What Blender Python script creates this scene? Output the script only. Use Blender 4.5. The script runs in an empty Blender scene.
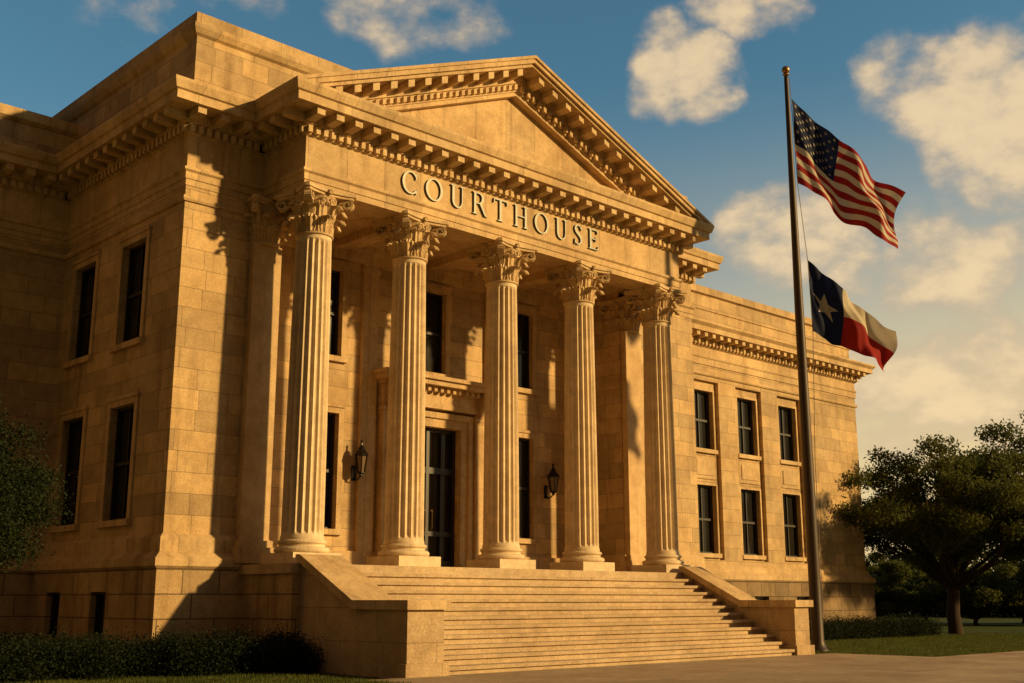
import bpy, math, random
import numpy as np
from mathutils import Vector, Matrix
random.seed(7); np.random.seed(7)
scene=bpy.context.scene
COL=scene.collection
sc=scene
sc.view_settings.view_transform='Standard'; sc.view_settings.look='None'; sc.view_settings.exposure=0
rad=math.radians

# ---------------------------------------------------------------- helpers
class MB:
    def __init__(s): s.v=[];s.f=[];s.m=[];s.cur=0
    def add(s,vs,fs):
        o=len(s.v); s.v+= [tuple(p) for p in vs]
        for f in fs: s.f.append(tuple(i+o for i in f)); s.m.append(s.cur)
    def box(s,x0,x1,y0,y1,z0,z1):
        s.add([(x0,y0,z0),(x1,y0,z0),(x1,y1,z0),(x0,y1,z0),(x0,y0,z1),(x1,y0,z1),(x1,y1,z1),(x0,y1,z1)],
              [(0,3,2,1),(4,5,6,7),(0,1,5,4),(1,2,6,5),(2,3,7,6),(3,0,4,7)])
    def prism(s,ring0,ring1,cap=True):
        n=len(ring0)
        fs=[(i,(i+1)%n,(i+1)%n+n,i+n) for i in range(n)]
        if cap: fs+= [tuple(range(n))[::-1],tuple(range(n,2*n))]
        s.add(list(ring0)+list(ring1),fs)
    def lathe(s,prof,n=24,c=(0,0),cap=True):
        rings=[]
        for r,z in prof: rings.append([(c[0]+r*math.cos(2*math.pi*i/n),c[1]+r*math.sin(2*math.pi*i/n),z) for i in range(n)])
        vs=[p for r in rings for p in r]; fs=[]
        for k in range(len(rings)-1):
            for i in range(n): fs.append((k*n+i,k*n+(i+1)%n,(k+1)*n+(i+1)%n,(k+1)*n+i))
        if cap: fs+=[tuple(range(n))[::-1],tuple(range((len(rings)-1)*n,len(rings)*n))]
        s.add(vs,fs)
    def tube(s,pts,radii,n=8):
        rings=[]
        for i,p in enumerate(pts):
            p=Vector(p)
            a=Vector(pts[max(i-1,0)]);b=Vector(pts[min(i+1,len(pts)-1)])
            d=(b-a).normalized()
            up=Vector((0,0,1)) if abs(d.z)<.9 else Vector((1,0,0))
            x=d.cross(up).normalized();y=d.cross(x).normalized()
            rings.append([p+x*(radii[i]*math.cos(2*math.pi*k/n))+y*(radii[i]*math.sin(2*math.pi*k/n)) for k in range(n)])
        vs=[p for r in rings for p in r];fs=[]
        for k in range(len(rings)-1):
            for i in range(n): fs.append((k*n+i,k*n+(i+1)%n,(k+1)*n+(i+1)%n,(k+1)*n+i))
        fs+=[tuple(range(n))[::-1],tuple(range((len(rings)-1)*n,len(rings)*n))]
        s.add(vs,fs)

import bmesh
def mesh_from(name,mb,mats,smooth=False,recalc=True):
    me=bpy.data.meshes.new(name)
    me.from_pydata(mb.v,[],mb.f)
    if not isinstance(mats,(list,tuple)): mats=[mats]
    for m in mats: me.materials.append(m)
    if len(mats)>1: me.polygons.foreach_set('material_index',mb.m)
    if recalc:
        bm=bmesh.new();bm.from_mesh(me);bmesh.ops.recalc_face_normals(bm,faces=bm.faces);bm.to_mesh(me);bm.free()
    if smooth: me.polygons.foreach_set('use_smooth',[True]*len(me.polygons))
    me.update()
    return me
def obj(name,data,parent=None,loc=(0,0,0),rotz=0,label=None,cat=None,kind=None,group=None):
    o=bpy.data.objects.new(name,data); COL.objects.link(o)
    o.location=loc; o.rotation_euler=(0,0,rotz)
    if parent: o.parent=parent
    if label:o['label']=label
    if cat:o['category']=cat
    if kind:o['kind']=kind
    if group:o['group']=group
    return o
CH=Vector((23.2,26.0,0))
court=obj('courthouse',None,loc=CH,label='golden limestone courthouse with columned portico, pediment and wide stone steps',cat='courthouse')
def cpart(name,mb,mats,smooth=False,label=None,kind=None):   # world-coordinate mesh as part of courthouse
    return obj(name,mesh_from(name,mb,mats,smooth),court,loc=-CH,label=label,kind=kind)

# ---------------------------------------------------------------- materials
def nt(m):
    m.use_nodes=True; t=m.node_tree; return t,t.nodes,t.links,t.nodes['Principled BSDF']
def mix(t,a,b,fac,mode='MIX'):
    n=t.nodes.new('ShaderNodeMix'); n.data_type='RGBA'; n.blend_type=mode
    for s,vv in ((n.inputs[6],a),(n.inputs[7],b),(n.inputs[0],fac)):
        if hasattr(vv,'is_output'): t.links.new(vv,s)
        else: s.default_value=vv if not isinstance(vv,tuple) else (vv+(1,))[:4]
    return n.outputs[2]
def ramp(t,src,stops):
    r=t.nodes.new('ShaderNodeValToRGB'); t.links.new(src,r.inputs[0])
    e=r.color_ramp.elements
    while len(e)<len(stops): e.new(.5)
    for i,(p,c) in enumerate(stops):
        e[i].position=p; e[i].color=(c,c,c,1) if not isinstance(c,tuple) else c+(1,)
    return r.outputs[0]
def math_(t,op,a,b=None,c=None,clamp=False):
    n=t.nodes.new('ShaderNodeMath'); n.operation=op; n.use_clamp=clamp
    for i,vv in enumerate((a,b,c)):
        if vv is None: continue
        if hasattr(vv,'is_output'): t.links.new(vv,n.inputs[i])
        else: n.inputs[i].default_value=vv
    return n.outputs[0]
def noise(t,vec,scale,detail=4,rough=.55,out=0):
    n=t.nodes.new('ShaderNodeTexNoise'); n.inputs['Scale'].default_value=scale;n.inputs['Detail'].default_value=detail;n.inputs['Roughness'].default_value=rough
    if vec is not None: t.links.new(vec,n.inputs['Vector'])
    return n.outputs[out]
def stone(name,col,block=None,bump=.35,var=.3,mortar=.010,flat=False,stain=.55,rough=.8,joint=.5,streaks=1.0,speck=.75,offs=0.0):
    m=bpy.data.materials.new(name); t,N,L,B=nt(m)
    g=N.new('ShaderNodeNewGeometry'); sep=N.new('ShaderNodeSeparateXYZ'); L.new(g.outputs['Position'],sep.inputs[0])
    pos=g.outputs['Position']
    c=col
    fine=noise(t,pos,28,5,.75); mid=noise(t,pos,.5,6,.62); blot=noise(t,pos,3.2,5,.65)
    mp=N.new('ShaderNodeMapping'); mp.inputs['Scale'].default_value=(2.0,2.0,.16); L.new(pos,mp.inputs[0])
    streak=noise(t,mp.outputs[0],1.0,5,.65)
    if block:
        cb=N.new('ShaderNodeCombineXYZ')
        if flat: L.new(sep.outputs[0],cb.inputs[0]);L.new(sep.outputs[1],cb.inputs[1])
        else:
            L.new(math_(t,'ADD',sep.outputs[0],sep.outputs[1]),cb.inputs[0]); L.new(math_(t,'ADD',sep.outputs[2],offs),cb.inputs[1])
        wn=N.new('ShaderNodeVectorMath'); wn.operation='SCALE'; wn.inputs['Scale'].default_value=.010
        L.new(noise(t,pos,2.5,2,.5,1),wn.inputs[0]); wa=N.new('ShaderNodeVectorMath'); L.new(cb.outputs[0],wa.inputs[0]);L.new(wn.outputs[0],wa.inputs[1])
        w,h=block
        br=N.new('ShaderNodeTexBrick'); L.new(wa.outputs[0],br.inputs['Vector'])
        br.inputs['Scale'].default_value=1; br.inputs['Brick Width'].default_value=w; br.inputs['Row Height'].default_value=h
        br.inputs['Mortar Size'].default_value=mortar; br.inputs['Mortar Smooth'].default_value=.3; br.offset=.42; br.offset_frequency=2; br.squash=.66; br.squash_frequency=3
        d=(c[0]*(1-var),c[1]*(1-var*.92),c[2]*(1-var*.75)); e=(min(1,c[0]*(1+var*.35)),c[1]*(1+var*.33),c[2]*(1+var*.2))
        br.inputs['Color1'].default_value=d+(1,); br.inputs['Color2'].default_value=e+(1,); br.inputs['Mortar'].default_value=tuple(x*joint for x in c[:3])+(1,)
        base=br.outputs['Color']; fac=br.outputs['Fac']
    else:
        base=None;fac=None
    b0=base if base is not None else c
    col1=mix(t,b0,mix(t,(1.06,1.05,1.02),(0.62,.54,.44),ramp(t,mid,[(.40,0.0),(.66,1.0)])),stain,'MULTIPLY')
    col2=mix(t,col1,(.42,.35,.27),math_(t,'MULTIPLY',ramp(t,streak,[(.53,0.0),(.72,1.0)]),stain*streaks),'MULTIPLY')
    col2=mix(t,col2,mix(t,(.80,.77,.73),(1.12,1.10,1.06),ramp(t,blot,[(.35,0.0),(.65,1.0)])),.7,'MULTIPLY')
    col3=mix(t,col2,mix(t,(.62,.59,.55),(1.22,1.22,1.22),ramp(t,fine,[(.32,0.0),(.68,1.0)])),speck,'MULTIPLY')
    L.new(col3,B.inputs['Base Color']); B.inputs['Roughness'].default_value=rough
    B.inputs['Specular IOR Level'].default_value=.3
    bn=N.new('ShaderNodeBump'); bn.inputs['Strength'].default_value=bump; bn.inputs['Distance'].default_value=.03
    hh=math_(t,'MULTIPLY',fine,.4)
    hh=math_(t,'ADD',hh,math_(t,'MULTIPLY',blot,.4))
    if fac is not None: hh=math_(t,'SUBTRACT',hh,math_(t,'MULTIPLY',fac,.8))
    L.new(hh,bn.inputs['Height']); L.new(bn.outputs[0],B.inputs['Normal'])
    return m
M_wall=stone('limestone_ashlar',(.64,.455,.245),(1.25,.52),var=.27)
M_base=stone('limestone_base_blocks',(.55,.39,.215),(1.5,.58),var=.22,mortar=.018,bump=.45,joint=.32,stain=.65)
M_wbase=stone('darker_base_blocks',(.32,.225,.13),(1.5,.58),var=.22,mortar=.018,bump=.4,joint=.35,stain=.65)  # base blocks in a darker overall tone, used on the right wing
M_trim=stone('limestone_trim',(.67,.485,.27),(1.9,40.0),var=.13,mortar=.009,stain=.6)
M_col=stone('limestone_column',(.78,.63,.43),None,bump=.2,stain=.4,speck=.5)
M_carve=stone('limestone_carved',(.68,.51,.30),None,bump=.25,stain=.55)
M_step=stone('speckled_granite_steps',(.60,.455,.29),(3.1,40.0),bump=.5,var=.10,mortar=.006,stain=.5,joint=.6,streaks=0,speck=1.0)
M_cheek=stone('speckled_granite_cheek',(.57,.42,.25),(2.4,.72),var=.10,mortar=.008,stain=.6,joint=.5,streaks=.5,speck=1.0)
M_walk=stone('walkway_concrete',(.45,.335,.22),(2.2,2.2),var=.10,mortar=.016,flat=True,stain=.7,streaks=0)
def plain(name,col,rough=.5,metal=0,spec=.5,nscale=6,nvar=.25):
    m=bpy.data.materials.new(name); t,N,L,B=nt(m)
    tc=N.new('ShaderNodeTexCoord')
    n=noise(t,tc.outputs['Object'],nscale,4)
    c=mix(t,tuple(x*(1-nvar) for x in col),tuple(min(1,x*(1+nvar)) for x in col),n)
    L.new(c,B.inputs['Base Color']);B.inputs['Roughness'].default_value=rough;B.inputs['Metallic'].default_value=metal;B.inputs['Specular IOR Level'].default_value=spec
    return m
M_dark=plain('dark_bronze_frame',(.018,.013,.009),.45)
M_frame=plain('painted_window_frame',(.028,.021,.014),.5)
M_iron=plain('wrought_iron',(.012,.010,.009),.4,.6)
M_letter=plain('grey_green_lettering',(.34,.335,.25),.45,0)
M_letside=plain('lettering_edge',(.06,.055,.04),.5,0)
M_pole=plain('dark_bronze_pole',(.045,.026,.015),.5,.3)
M_roof=plain('roof_membrane',(.12,.10,.08),.9)
def glassmat():
    m=bpy.data.materials.new('dark_window_glass');t,N,L,B=nt(m)
    tc=N.new('ShaderNodeTexCoord'); n=noise(t,tc.outputs['Object'],.9,3)
    L.new(mix(t,(.004,.005,.006),(.03,.026,.018),n),B.inputs['Base Color'])
    B.inputs['Roughness'].default_value=.12; B.inputs['Specular IOR Level'].default_value=.3
    bn=N.new('ShaderNodeBump');bn.inputs['Strength'].default_value=.08;L.new(n,bn.inputs['Height']);L.new(bn.outputs[0],B.inputs['Normal'])
    return m
M_glass=glassmat()
M_lamp=plain('frosted_lantern_glass',(.16,.11,.06),.2)

# ---------------------------------------------------------------- mouldings
def path_norms(path):
    P=[Vector(p) for p in path]; ns=[]
    for i in range(len(P)-1):
        d=(P[i+1]-P[i]).normalized(); ns.append(Vector((d.y,-d.x)))
    ms=[]
    for i in range(len(P)):
        if i==0: ms.append(ns[0])
        elif i==len(P)-1: ms.append(ns[-1])
        else: ms.append((ns[i-1]+ns[i])/(1+ns[i-1].dot(ns[i])))
    return P,ns,ms
def molding(mb,path,prof):
    P,ns,ms=path_norms(path); n=len(prof); vs=[]
    for p,m in zip(P,ms):
        for o,z in prof: q=p+m*o; vs.append((q.x,q.y,z))
    fs=[]
    for k in range(len(P)-1):
        for i in range(n): fs.append((k*n+i,k*n+(i+1)%n,(k+1)*n+(i+1)%n,(k+1)*n+i))
    fs.append(tuple(range(n))); fs.append(tuple(range((len(P)-1)*n,len(P)*n)))
    mb.add(vs,fs)
HEXF=[(0,3,2,1),(4,5,6,7),(0,1,5,4),(1,2,6,5),(2,3,7,6),(3,0,4,7)]
def blocks(path,o0,o1,z0,z1,w,s,taper=0):
    P,ns,ms=path_norms(path); out=[]
    for i in range(len(P)-1):
        a=P[i]+ms[i]*o0; b=P[i+1]+ms[i+1]*o0; L=(b-a).length; d=(b-a).normalized(); n=ns[i]
        cnt=max(1,int(round((L-w)/s)));
        for k in range(cnt+1):
            c=a+d*(w/2+(L-w)*k/cnt)
            q0=c-d*w/2; q1=c+d*w/2; e0=q0+n*(o1-o0); e1=q1+n*(o1-o0)
            out.append([(q0.x,q0.y,z0),(q1.x,q1.y,z0),(e1.x,e1.y,z0+taper),(e0.x,e0.y,z0+taper),(q0.x,q0.y,z1),(q1.x,q1.y,z1),(e1.x,e1.y,z1),(e0.x,e0.y,z1)])
    return out
def hexes(name,parent,lst,mat):
    for vs in lst:
        mb=MB(); mb.add(vs,HEXF); obj(name,mesh_from(name,mb,mat),parent)
def wall(mb,origin,u,length,z0,z1,ops=(),depth=.3):
    u=Vector(u); n=Vector((u.y,-u.x)); o=Vector(origin)
    us=sorted(set([0,length]+[x for q in ops for x in q[:2]])); zs=sorted(set([z0,z1]+[x for q in ops for x in q[2:]]))
    def P(a,z,d=0): q=o+u*a-n*d; return (q.x,q.y,z)
    for i in range(len(us)-1):
        for j in range(len(zs)-1):
            cu=(us[i]+us[i+1])/2; cz=(zs[j]+zs[j+1])/2
            if any(q[0]<cu<q[1] and q[2]<cz<q[3] for q in ops): continue
            mb.add([P(us[i],zs[j]),P(us[i+1],zs[j]),P(us[i+1],zs[j+1]),P(us[i],zs[j+1])],[(0,1,2,3)])
    for a,b,c,d in ops:
        for (p,q) in (((a,c),(b,c)),((b,c),(b,d)),((b,d),(a,d)),((a,d),(a,c))):
            mb.add([P(*p),P(*q),P(*q,depth),P(*p,depth)],[(0,1,2,3)])

YF=24.05; YW=26.1; YP=28.0; YR=28.0; XL=13.25; XR=34.3; XE=49.3; YB=33.5
PX0,PX1=15.5,30.95; RX0,RX1=16.1,30.1; FL=2.45
path_main=[(0,YB),(XL,YB),(XL,YW),(PX0,YW),(PX0,YF),(PX1,YF),(PX1,YW),(XR,YW),(XR,36)]
# --- entablature
mb=MB()
molding(mb,path_main,[(-.5,12.05),(.02,12.05),(.02,12.22),(.05,12.225),(.05,12.40),(.11,12.45),(.11,12.52),(.01,12.54),(.01,13.42),(.08,13.46),(.08,13.68),(.16,13.72),(.16,13.98),(.80,13.98),(.80,14.2),(.86,14.23),(.93,14.42),(.93,14.5),(-.5,14.5)])
ent=cpart('entablature',mb,M_trim)
mb=MB()
for vs in blocks(path_main,.07,.20,13.48,13.665,.13,.24): mb.add(vs,HEXF)
obj('dentil_course',mesh_from('dentil_course',mb,M_carve),ent,kind='stuff')
hexes('modillion',ent,blocks(path_main,.15,.70,13.76,13.978,.24,.60,taper=.03),M_carve)
mb=MB(); mb.box(16.0,30.45,24.56,24.96,12.053,13.9); mb.box(15.9,30.55,24.9,28.0,12.3,12.5)
for x in (19.5,23.05,26.5): mb.box(x-.3,x+.3,24.95,27.99,12.06,12.32)
cpart('portico_ceiling',mb,M_trim)
# --- attic
mb=MB()
pa=[(XL,38),(XL,YW),(XR,YW),(XR,36)]
molding(mb,pa,[(-.4,14.45),(.03,14.45),(.03,14.95),(-.08,15.0),(-.08,16.3),(0,16.36),(.07,16.5),(.07,16.62),(0.0,16.66),(0,16.95),(-.4,16.95)])
pl=[(0,YB),(XL+.1,YB)]
molding(mb,pl,[(-.4,14.45),(.03,14.45),(.03,14.9),(-.08,14.95),(-.08,15.6),(.05,15.7),(.05,16.0),(-.4,16.0)])
cpart('attic_parapet',mb,M_wall)
mb=MB(); mb.box(XL+.2,XR-.2,YW+.2,38,16.0,16.5); mb.box(0,XL+.1,YB+.2,40,15.4,15.6); mb.box(XR-.1,XE-.2,YR+.2,38,13.2,13.4)
cpart('flat_roof',mb,M_roof)
# --- pediment
ax=23.05; hw=(PX1-PX0)/2+.93; ZT=14.5; rise=3.48; ax0=23.225-hw; ax1=23.225+hw
def topz(x): return ZT+rise*((x-ax0)/(ax-ax0) if x<ax else (ax1-x)/(ax1-ax))
def chev(mb,t0,t1,y0,y1):
    def pts(t):
        return [(ax0+t/rise*(ax-ax0),ZT),(ax,ZT+rise-t),(ax1-t/rise*(ax1-ax),ZT)]
    a=pts(t0);b=pts(t1)
    for A,Bp in (((a[0],a[1]),(b[0],b[1])),((a[1],a[2]),(b[1],b[2]))):
        poly=[A[0],A[1],Bp[1],Bp[0]]
        mb.prism([(x,y0,z) for x,z in poly],[(x,y1,z) for x,z in poly])
mb=MB()
Y0=YF-.93
chev(mb,0,.10,Y0,25.6); chev(mb,.09,.24,Y0+.05,25.55); chev(mb,.23,.34,Y0+.14,25.5)
chev(mb,.33,.66,YF-.16,25.45); chev(mb,.65,.92,YF-.08,25.4); chev(mb,.91,1.05,YF-.03,25.35)
rake=cpart('raking_cornice',mb,M_trim)
def rakeblk(x,side,ww,ta,tb,ya,yb):
    xa=ax+side*x; xb=ax+side*(x+ww)
    q=[(xa,topz(xa)-ta),(xb,topz(xb)-ta),(xb,topz(xb)-tb),(xa,topz(xa)-tb)]
    return [(p[0],ya,p[1]) for p in q]+[(p[0],yb,p[1]) for p in q]
lst=[]; mb=MB()
for side in (-1,1):
    x=.35
    while x<hw-1.7: lst.append(rakeblk(x,side,.22,.35,.56,YF-.70,YF-.12)); x+=.60
    x=.1
    while x<hw-2.6: mb.add(rakeblk(x,side,.12,.70,.87,YF-.2,YF-.05),HEXF); x+=.24
hexes('raking_modillion',rake,lst,M_carve)
obj('raking_dentil_course',mesh_from('raking_dentil_course',mb,M_carve),rake,kind='stuff')
mb=MB()
tri=[(ax0+1.3,ZT-.02),(ax,ZT+rise-.5),(ax1-1.3,ZT-.02)]
mb.prism([(x,YF+.22,z) for x,z in tri],[(x,25.3,z) for x,z in tri])
cpart('tympanum',mb,M_trim)
mb=MB(); tri=[(ax0+.2,ZT+.0),(ax,ZT+rise-.04),(ax1-.2,ZT+.0)]
mb.prism([(x,25.2,z) for x,z in tri],[(x,32,z) for x,z in tri]); cpart('gable_roof',mb,M_roof)

# --- walls
WU=(8.7,11.4); WLo=(3.6,7.0)
mb=MB()
wall(mb,(0,YB),(1,0),XL,3.1,12.1)
side_u=[YB-28.75,YB-31.85]
ops=[]
for c in side_u:
    ops+=[(c-.7,c+.7,8.3,11.1),(c-.7,c+.7,3.6,6.6)]
wall(mb,(XL,YB),(0,-1),YB-YW,3.1,12.1,ops)
wall(mb,(XL,YW),(1,0),RX0-XL,2.4,12.1)
wall(mb,(RX0,YW),(0,1),YP-YW,2.4,12.4)
ops=[(x-RX0-.7,x-RX0+.7,z0,z1) for x,(z0,z1) in ((18.85,WU),(22.95,WU),(26.95,WU),(18.85,WLo),(26.95,WLo))]
ops.append((21.95-RX0,24.25-RX0,2.4,6.95))
wall(mb,(RX0,YP),(1,0),RX1-RX0,2.4,12.4,ops,.35)
wall(mb,(RX1,YP),(0,-1),YP-YW,2.4,12.4)
wall(mb,(RX1,YW),(1,0),XR-RX1,2.4,12.1)
wall(mb,(XR,YW),(0,1),6,2.4,12.1)
wx=[37.5,40.55,43.6]; RD=.16
wall(mb,(XR,YR),(1,0),XE-XR,2.8,11.1,[(x-XR-.92,x-XR+.92,3.15,10.35) for x in wx],RD)
for x in wx:
    wall(mb,(x-.92,YR+RD),(1,0),1.84,3.15,10.35,[(.24,1.60,7.55,9.95),(.24,1.60,3.4,6.1)],.28)
wall(mb,(XE,YR),(0,1),12,2.8,11.1)
cpart('wall',mb,M_wall)
for x in wx:   # carved spandrel panels between the storeys
    mb=MB(); mb.box(x-.74,x+.74,YR+RD-.05,YR+RD+.01,6.35,7.25); mb.box(x-.58,x+.58,YR+RD-.08,YR+RD-.04,6.5,7.1)
    cpart('spandrel_panel',mb,M_trim)
mb=MB()
wall(mb,(0,YB-.22),(1,0),XL-.22,0,2.36)
ops=[(YB-.22-28.95-.45,YB-.22-28.95+.45,.6,1.8),(YB-.22-31.75-.45,YB-.22-31.75+.45,.6,1.8)]
wall(mb,(XL-.22,YB-.22),(0,-1),YB-YW,0,2.36,ops)
wall(mb,(XL-.22,YW-.22),(1,0),2.4,0,2.36)
wall(mb,(31.0,YW-.22),(1,0),XR+.22-31.0,0,2.36)
wall(mb,(XR+.22,YW-.22),(0,1),3,0,2.36)
mb.box(15.3,31.15,23.56,27.95,0,2.22)
cpart('base_wall',mb,M_base)
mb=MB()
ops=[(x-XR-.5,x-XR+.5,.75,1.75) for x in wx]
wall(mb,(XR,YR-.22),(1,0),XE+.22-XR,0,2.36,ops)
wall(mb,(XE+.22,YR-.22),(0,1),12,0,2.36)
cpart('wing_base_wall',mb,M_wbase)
pr=[(-.3,2.34),(.24,2.34),(.31,2.40),(.31,2.58),(.12,2.74),(.12,3.08),(.03,3.18),(-.3,3.18)]
for pth,prf in (([(0,YB),(XL,YB),(XL,YW),(RX0-.05,YW),(RX0-.05,YW+.3)],pr),([(RX1+.05,YW+.3),(RX1+.05,YW),(XR,YW),(XR,YR-.1)],pr),([(XR+.05,YR),(XE,YR),(XE,40)],[(-.1,2.34),(.24,2.34),(.30,2.40),(.30,2.55),(.1,2.7),(.1,2.86),(.03,2.92),(-.1,2.92)])):
    mb=MB(); molding(mb,pth,prf); cpart('water_table',mb,M_trim)
mb=MB(); mb.box(15.22,31.22,23.53,28.0,2.22,FL); cpart('portico_floor',mb,M_step)
for pth,z,hh_ in (([(0,YB),(XL,YB),(XL,YW),(15.1,YW)],11.62,.16),([(XR+.02,YR),(XE,YR),(XE,40)],10.55,.15)):
    mb=MB(); molding(mb,pth,[(-.1,z),(.05,z),(.08,z+.05),(.08,z+hh_-.03),(0.02,z+hh_),(-.1,z+hh_)]); cpart('string_course',mb,M_trim)
# porch wall trim
for x in (16.45,20.55,25.65,29.7):
    mb=MB(); mb.box(x-.28,x+.28,YP-.13,YP+.02,2.99,11.76); mb.box(x-.33,x+.33,YP-.17,YP+.02,11.5,11.62); cpart('wall_pilaster_strip',mb,M_trim)
mb=MB(); mb.box(RX0+.01,21.0,YP-.10,YP+.02,FL,3.0); cpart('porch_skirting',mb,M_trim)
mb=MB(); mb.box(25.2,RX1-.01,YP-.10,YP+.02,FL,3.0); cpart('porch_skirting',mb,M_trim)
mb=MB(); mb.box(RX0+.01,RX1-.01,YP-.15,YP+.02,11.75,12.1); mb.box(RX0+.01,RX1-.01,YP-.22,YP+.02,12.09,12.29); cpart('porch_wall_frieze',mb,M_trim)
# right wing entablature
pw=[(XR+.02,YR),(XE,YR),(XE,40)]
mb=MB()
molding(mb,pw,[(-.4,11.0),(.04,11.0),(.04,11.25),(.08,11.3),(.08,11.38),(.01,11.4),(.01,11.72),(.1,11.78),(.1,12.0),(.15,12.02),(.15,12.2),(.66,12.2),(.66,12.4),(.78,12.52),(.78,12.6),(-.4,12.6)])
went=cpart('wing_entablature',mb,M_trim)
mb=MB()
molding(mb,pw,[(-.4,12.605),(-.02,12.605),(-.02,12.85),(-.1,12.9),(-.1,13.35),(-.05,13.38),(-.05,13.46),(-.1,13.5),(-.1,14.0),(.02,14.06),(.02,14.35),(-.4,14.35)])
cpart('wing_parapet',mb,M_wall)
mb=MB()
for vs in blocks(pw,.09,.19,11.8,11.98,.12,.24): mb.add(vs,HEXF)
obj('wing_dentil_course',mesh_from('wing_dentil_course',mb,M_carve),went,kind='stuff')
hexes('wing_modillion',went,blocks(pw,.14,.58,12.02,12.198,.2,.52),M_carve)

# ---------------------------------------------------------------- windows
def window_meshes(w,h,framemat,grid,surround=True,b=.17):
    f=MB(); t=.07; y0,y1=.16,.28
    f.box(-w/2,-w/2+t,y0,y1,0,h); f.box(w/2-t,w/2,y0,y1,0,h); f.box(-w/2+t,w/2-t,y0,y1,0,t); f.box(-w/2+t,w/2-t,y0,y1,h-t,h)
    nx,nz=grid
    for i in range(1,nx):
        x=-w/2+w*i/nx; f.box(x-.022,x+.022,y0+.03,y1-.01,t,h-t)
    for j in range(1,nz):
        z=h*j/nz; tt=.045 if j==nz//2+nz%2 else .02
        f.box(-w/2+t,w/2-t,y0+.02,y1-.02,z-tt,z+tt)
    g=MB(); g.add([(-w/2,.25,0),(w/2,.25,0),(w/2,.25,h),(-w/2,.25,h)],[(0,1,2,3)])
    s=MB()
    if surround:
        s.box(-w/2-b,-w/2+.002,-.05,.01,0,h+b); s.box(w/2-.002,w/2+b,-.05,.01,0,h+b); s.box(-w/2+.002,w/2-.002,-.05,.01,h-.002,h+b)
        s.box(-w/2-b-.03,w/2+b+.03,-.13,.15,-.16,.003)
        if b>.1: s.box(-w/2-b-.03,w/2+b+.03,-.09,.01,h+b,h+b+.09)
    else:
        s.box(-w/2-.05,w/2+.05,-.05,.15,-.1,.003)
    return mesh_from('window_frame',f,framemat),mesh_from('window_glass',g,M_glass,recalc=False),mesh_from('window_surround',s,M_trim)
def place_windows(w,h,fm,grid,locs,sur=True,name='window',b=.17):
    ms=window_meshes(w,h,fm,grid,sur,b)
    for (x,y,z,r) in locs:
        e=obj(name,None,court,loc=Vector((x,y,z))-CH,rotz=r)
        obj('frame',ms[0],e); obj('glass',ms[1],e); obj('surround',ms[2],e)
q=-math.pi/2
place_windows(1.4,2.8,M_dark,(2,2),[(XL,28.75,8.3,q),(XL,31.85,8.3,q)])
place_windows(1.4,3.0,M_dark,(2,2),[(XL,28.75,3.6,q),(XL,31.85,3.6,q)])
place_windows(1.4,2.7,M_dark,(2,2),[(x,YP,8.7,0) for x in (18.85,22.95,26.95)])
place_windows(1.4,3.4,M_dark,(2,2),[(x,YP,3.6,0) for x in (18.85,26.95)])
place_windows(1.36,2.4,M_frame,(2,2),[(x,YR+RD,7.55,0) for x in wx],b=.09)
place_windows(1.36,2.7,M_frame,(2,2),[(x,YR+RD,3.4,0) for x in wx],b=.09)
place_windows(.9,1.2,M_dark,(2,1),[(XL-.22,28.95,.6,q),(XL-.22,31.75,.6,q)],False,'basement_window')
place_windows(1.0,1.0,M_dark,(2,1),[(x,YR-.22,.75,0) for x in wx],False,'basement_window')

# ---------------------------------------------------------------- door
door=obj('door',None,court,loc=Vector((23.1,YP,FL))-CH)
def dpart(n,mb,m): return obj(n,mesh_from(n,mb,m),door)
mb=MB(); W=1.15; H=4.5
mb.box(-W-.28,-W+.002,-.16,.01,0,H+.28); mb.box(W-.002,W+.28,-.16,.01,0,H+.28); mb.box(-W+.002,W-.002,-.16,.01,H-.002,H+.28)
mb.box(-W-.46,-W-.28,-.24,.01,0,H+.46); mb.box(W+.28,W+.46,-.24,.01,0,H+.46); mb.box(-W-.28,W+.28,-.24,.01,H+.28,H+.46)
for sx in (-1,1):
    a,b=sorted((sx*(W+.5),sx*(W+.98)))
    mb.box(a,b,-.34,.01,0,H+.55); mb.box(a-.05,b+.05,-.40,.01,0,.35); mb.box(a-.04,b+.04,-.40,.01,H+.3,H+.42)
mb.box(-W-1.0,W+1.0,-.37,.01,H+.55,H+.72); mb.box(-W-.98,W+.98,-.34,.01,H+.72,H+1.12)
mb.box(-W-1.05,W+1.05,-.44,.01,H+1.12,H+1.22); mb.box(-W-1.2,W+1.2,-.74,.01,H+1.22,H+1.38); mb.box(-W-1.28,W+1.28,-.84,.01,H+1.38,H+1.5)
for sx in (-1,1):
    c=sx*(W+.74); mb.prism([(c-.16,-.3,H+.1),(c-.16,-.3,H+1.2),(c-.16,-.70,H+1.2),(c-.16,-.62,H+.85),(c-.16,-.42,H+.4)],[(c+.16,-.3,H+.1),(c+.16,-.3,H+1.2),(c+.16,-.70,H+1.2),(c+.16,-.62,H+.85),(c+.16,-.42,H+.4)])
for k in range(13):
    x=-W-.4+k*(2*W+.8)/12; mb.box(x-.06,x+.06,-.56,-.40,H+1.05,H+1.215)
dpart('door_surround',mb,M_trim)
mb=MB()
for a,b in ((-W,-W+.12),(-.06,.06),(W-.12,W)): mb.box(a,b,.12,.3,0,H)
for z in ((0,.35),(1.1,1.25),(3.05,3.25),(H-.12,H)): mb.box(-W+.12,-.06,.14,.28,*z); mb.box(.06,W-.12,.14,.28,*z)
mb.box(-.62,-.56,.15,.27,.35,3.05); mb.box(.56,.62,.15,.27,.35,3.05)
mb.box(-.62,-.57,.15,.27,3.25,H-.12); mb.box(.57,.62,.15,.27,3.25,H-.12)
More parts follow.
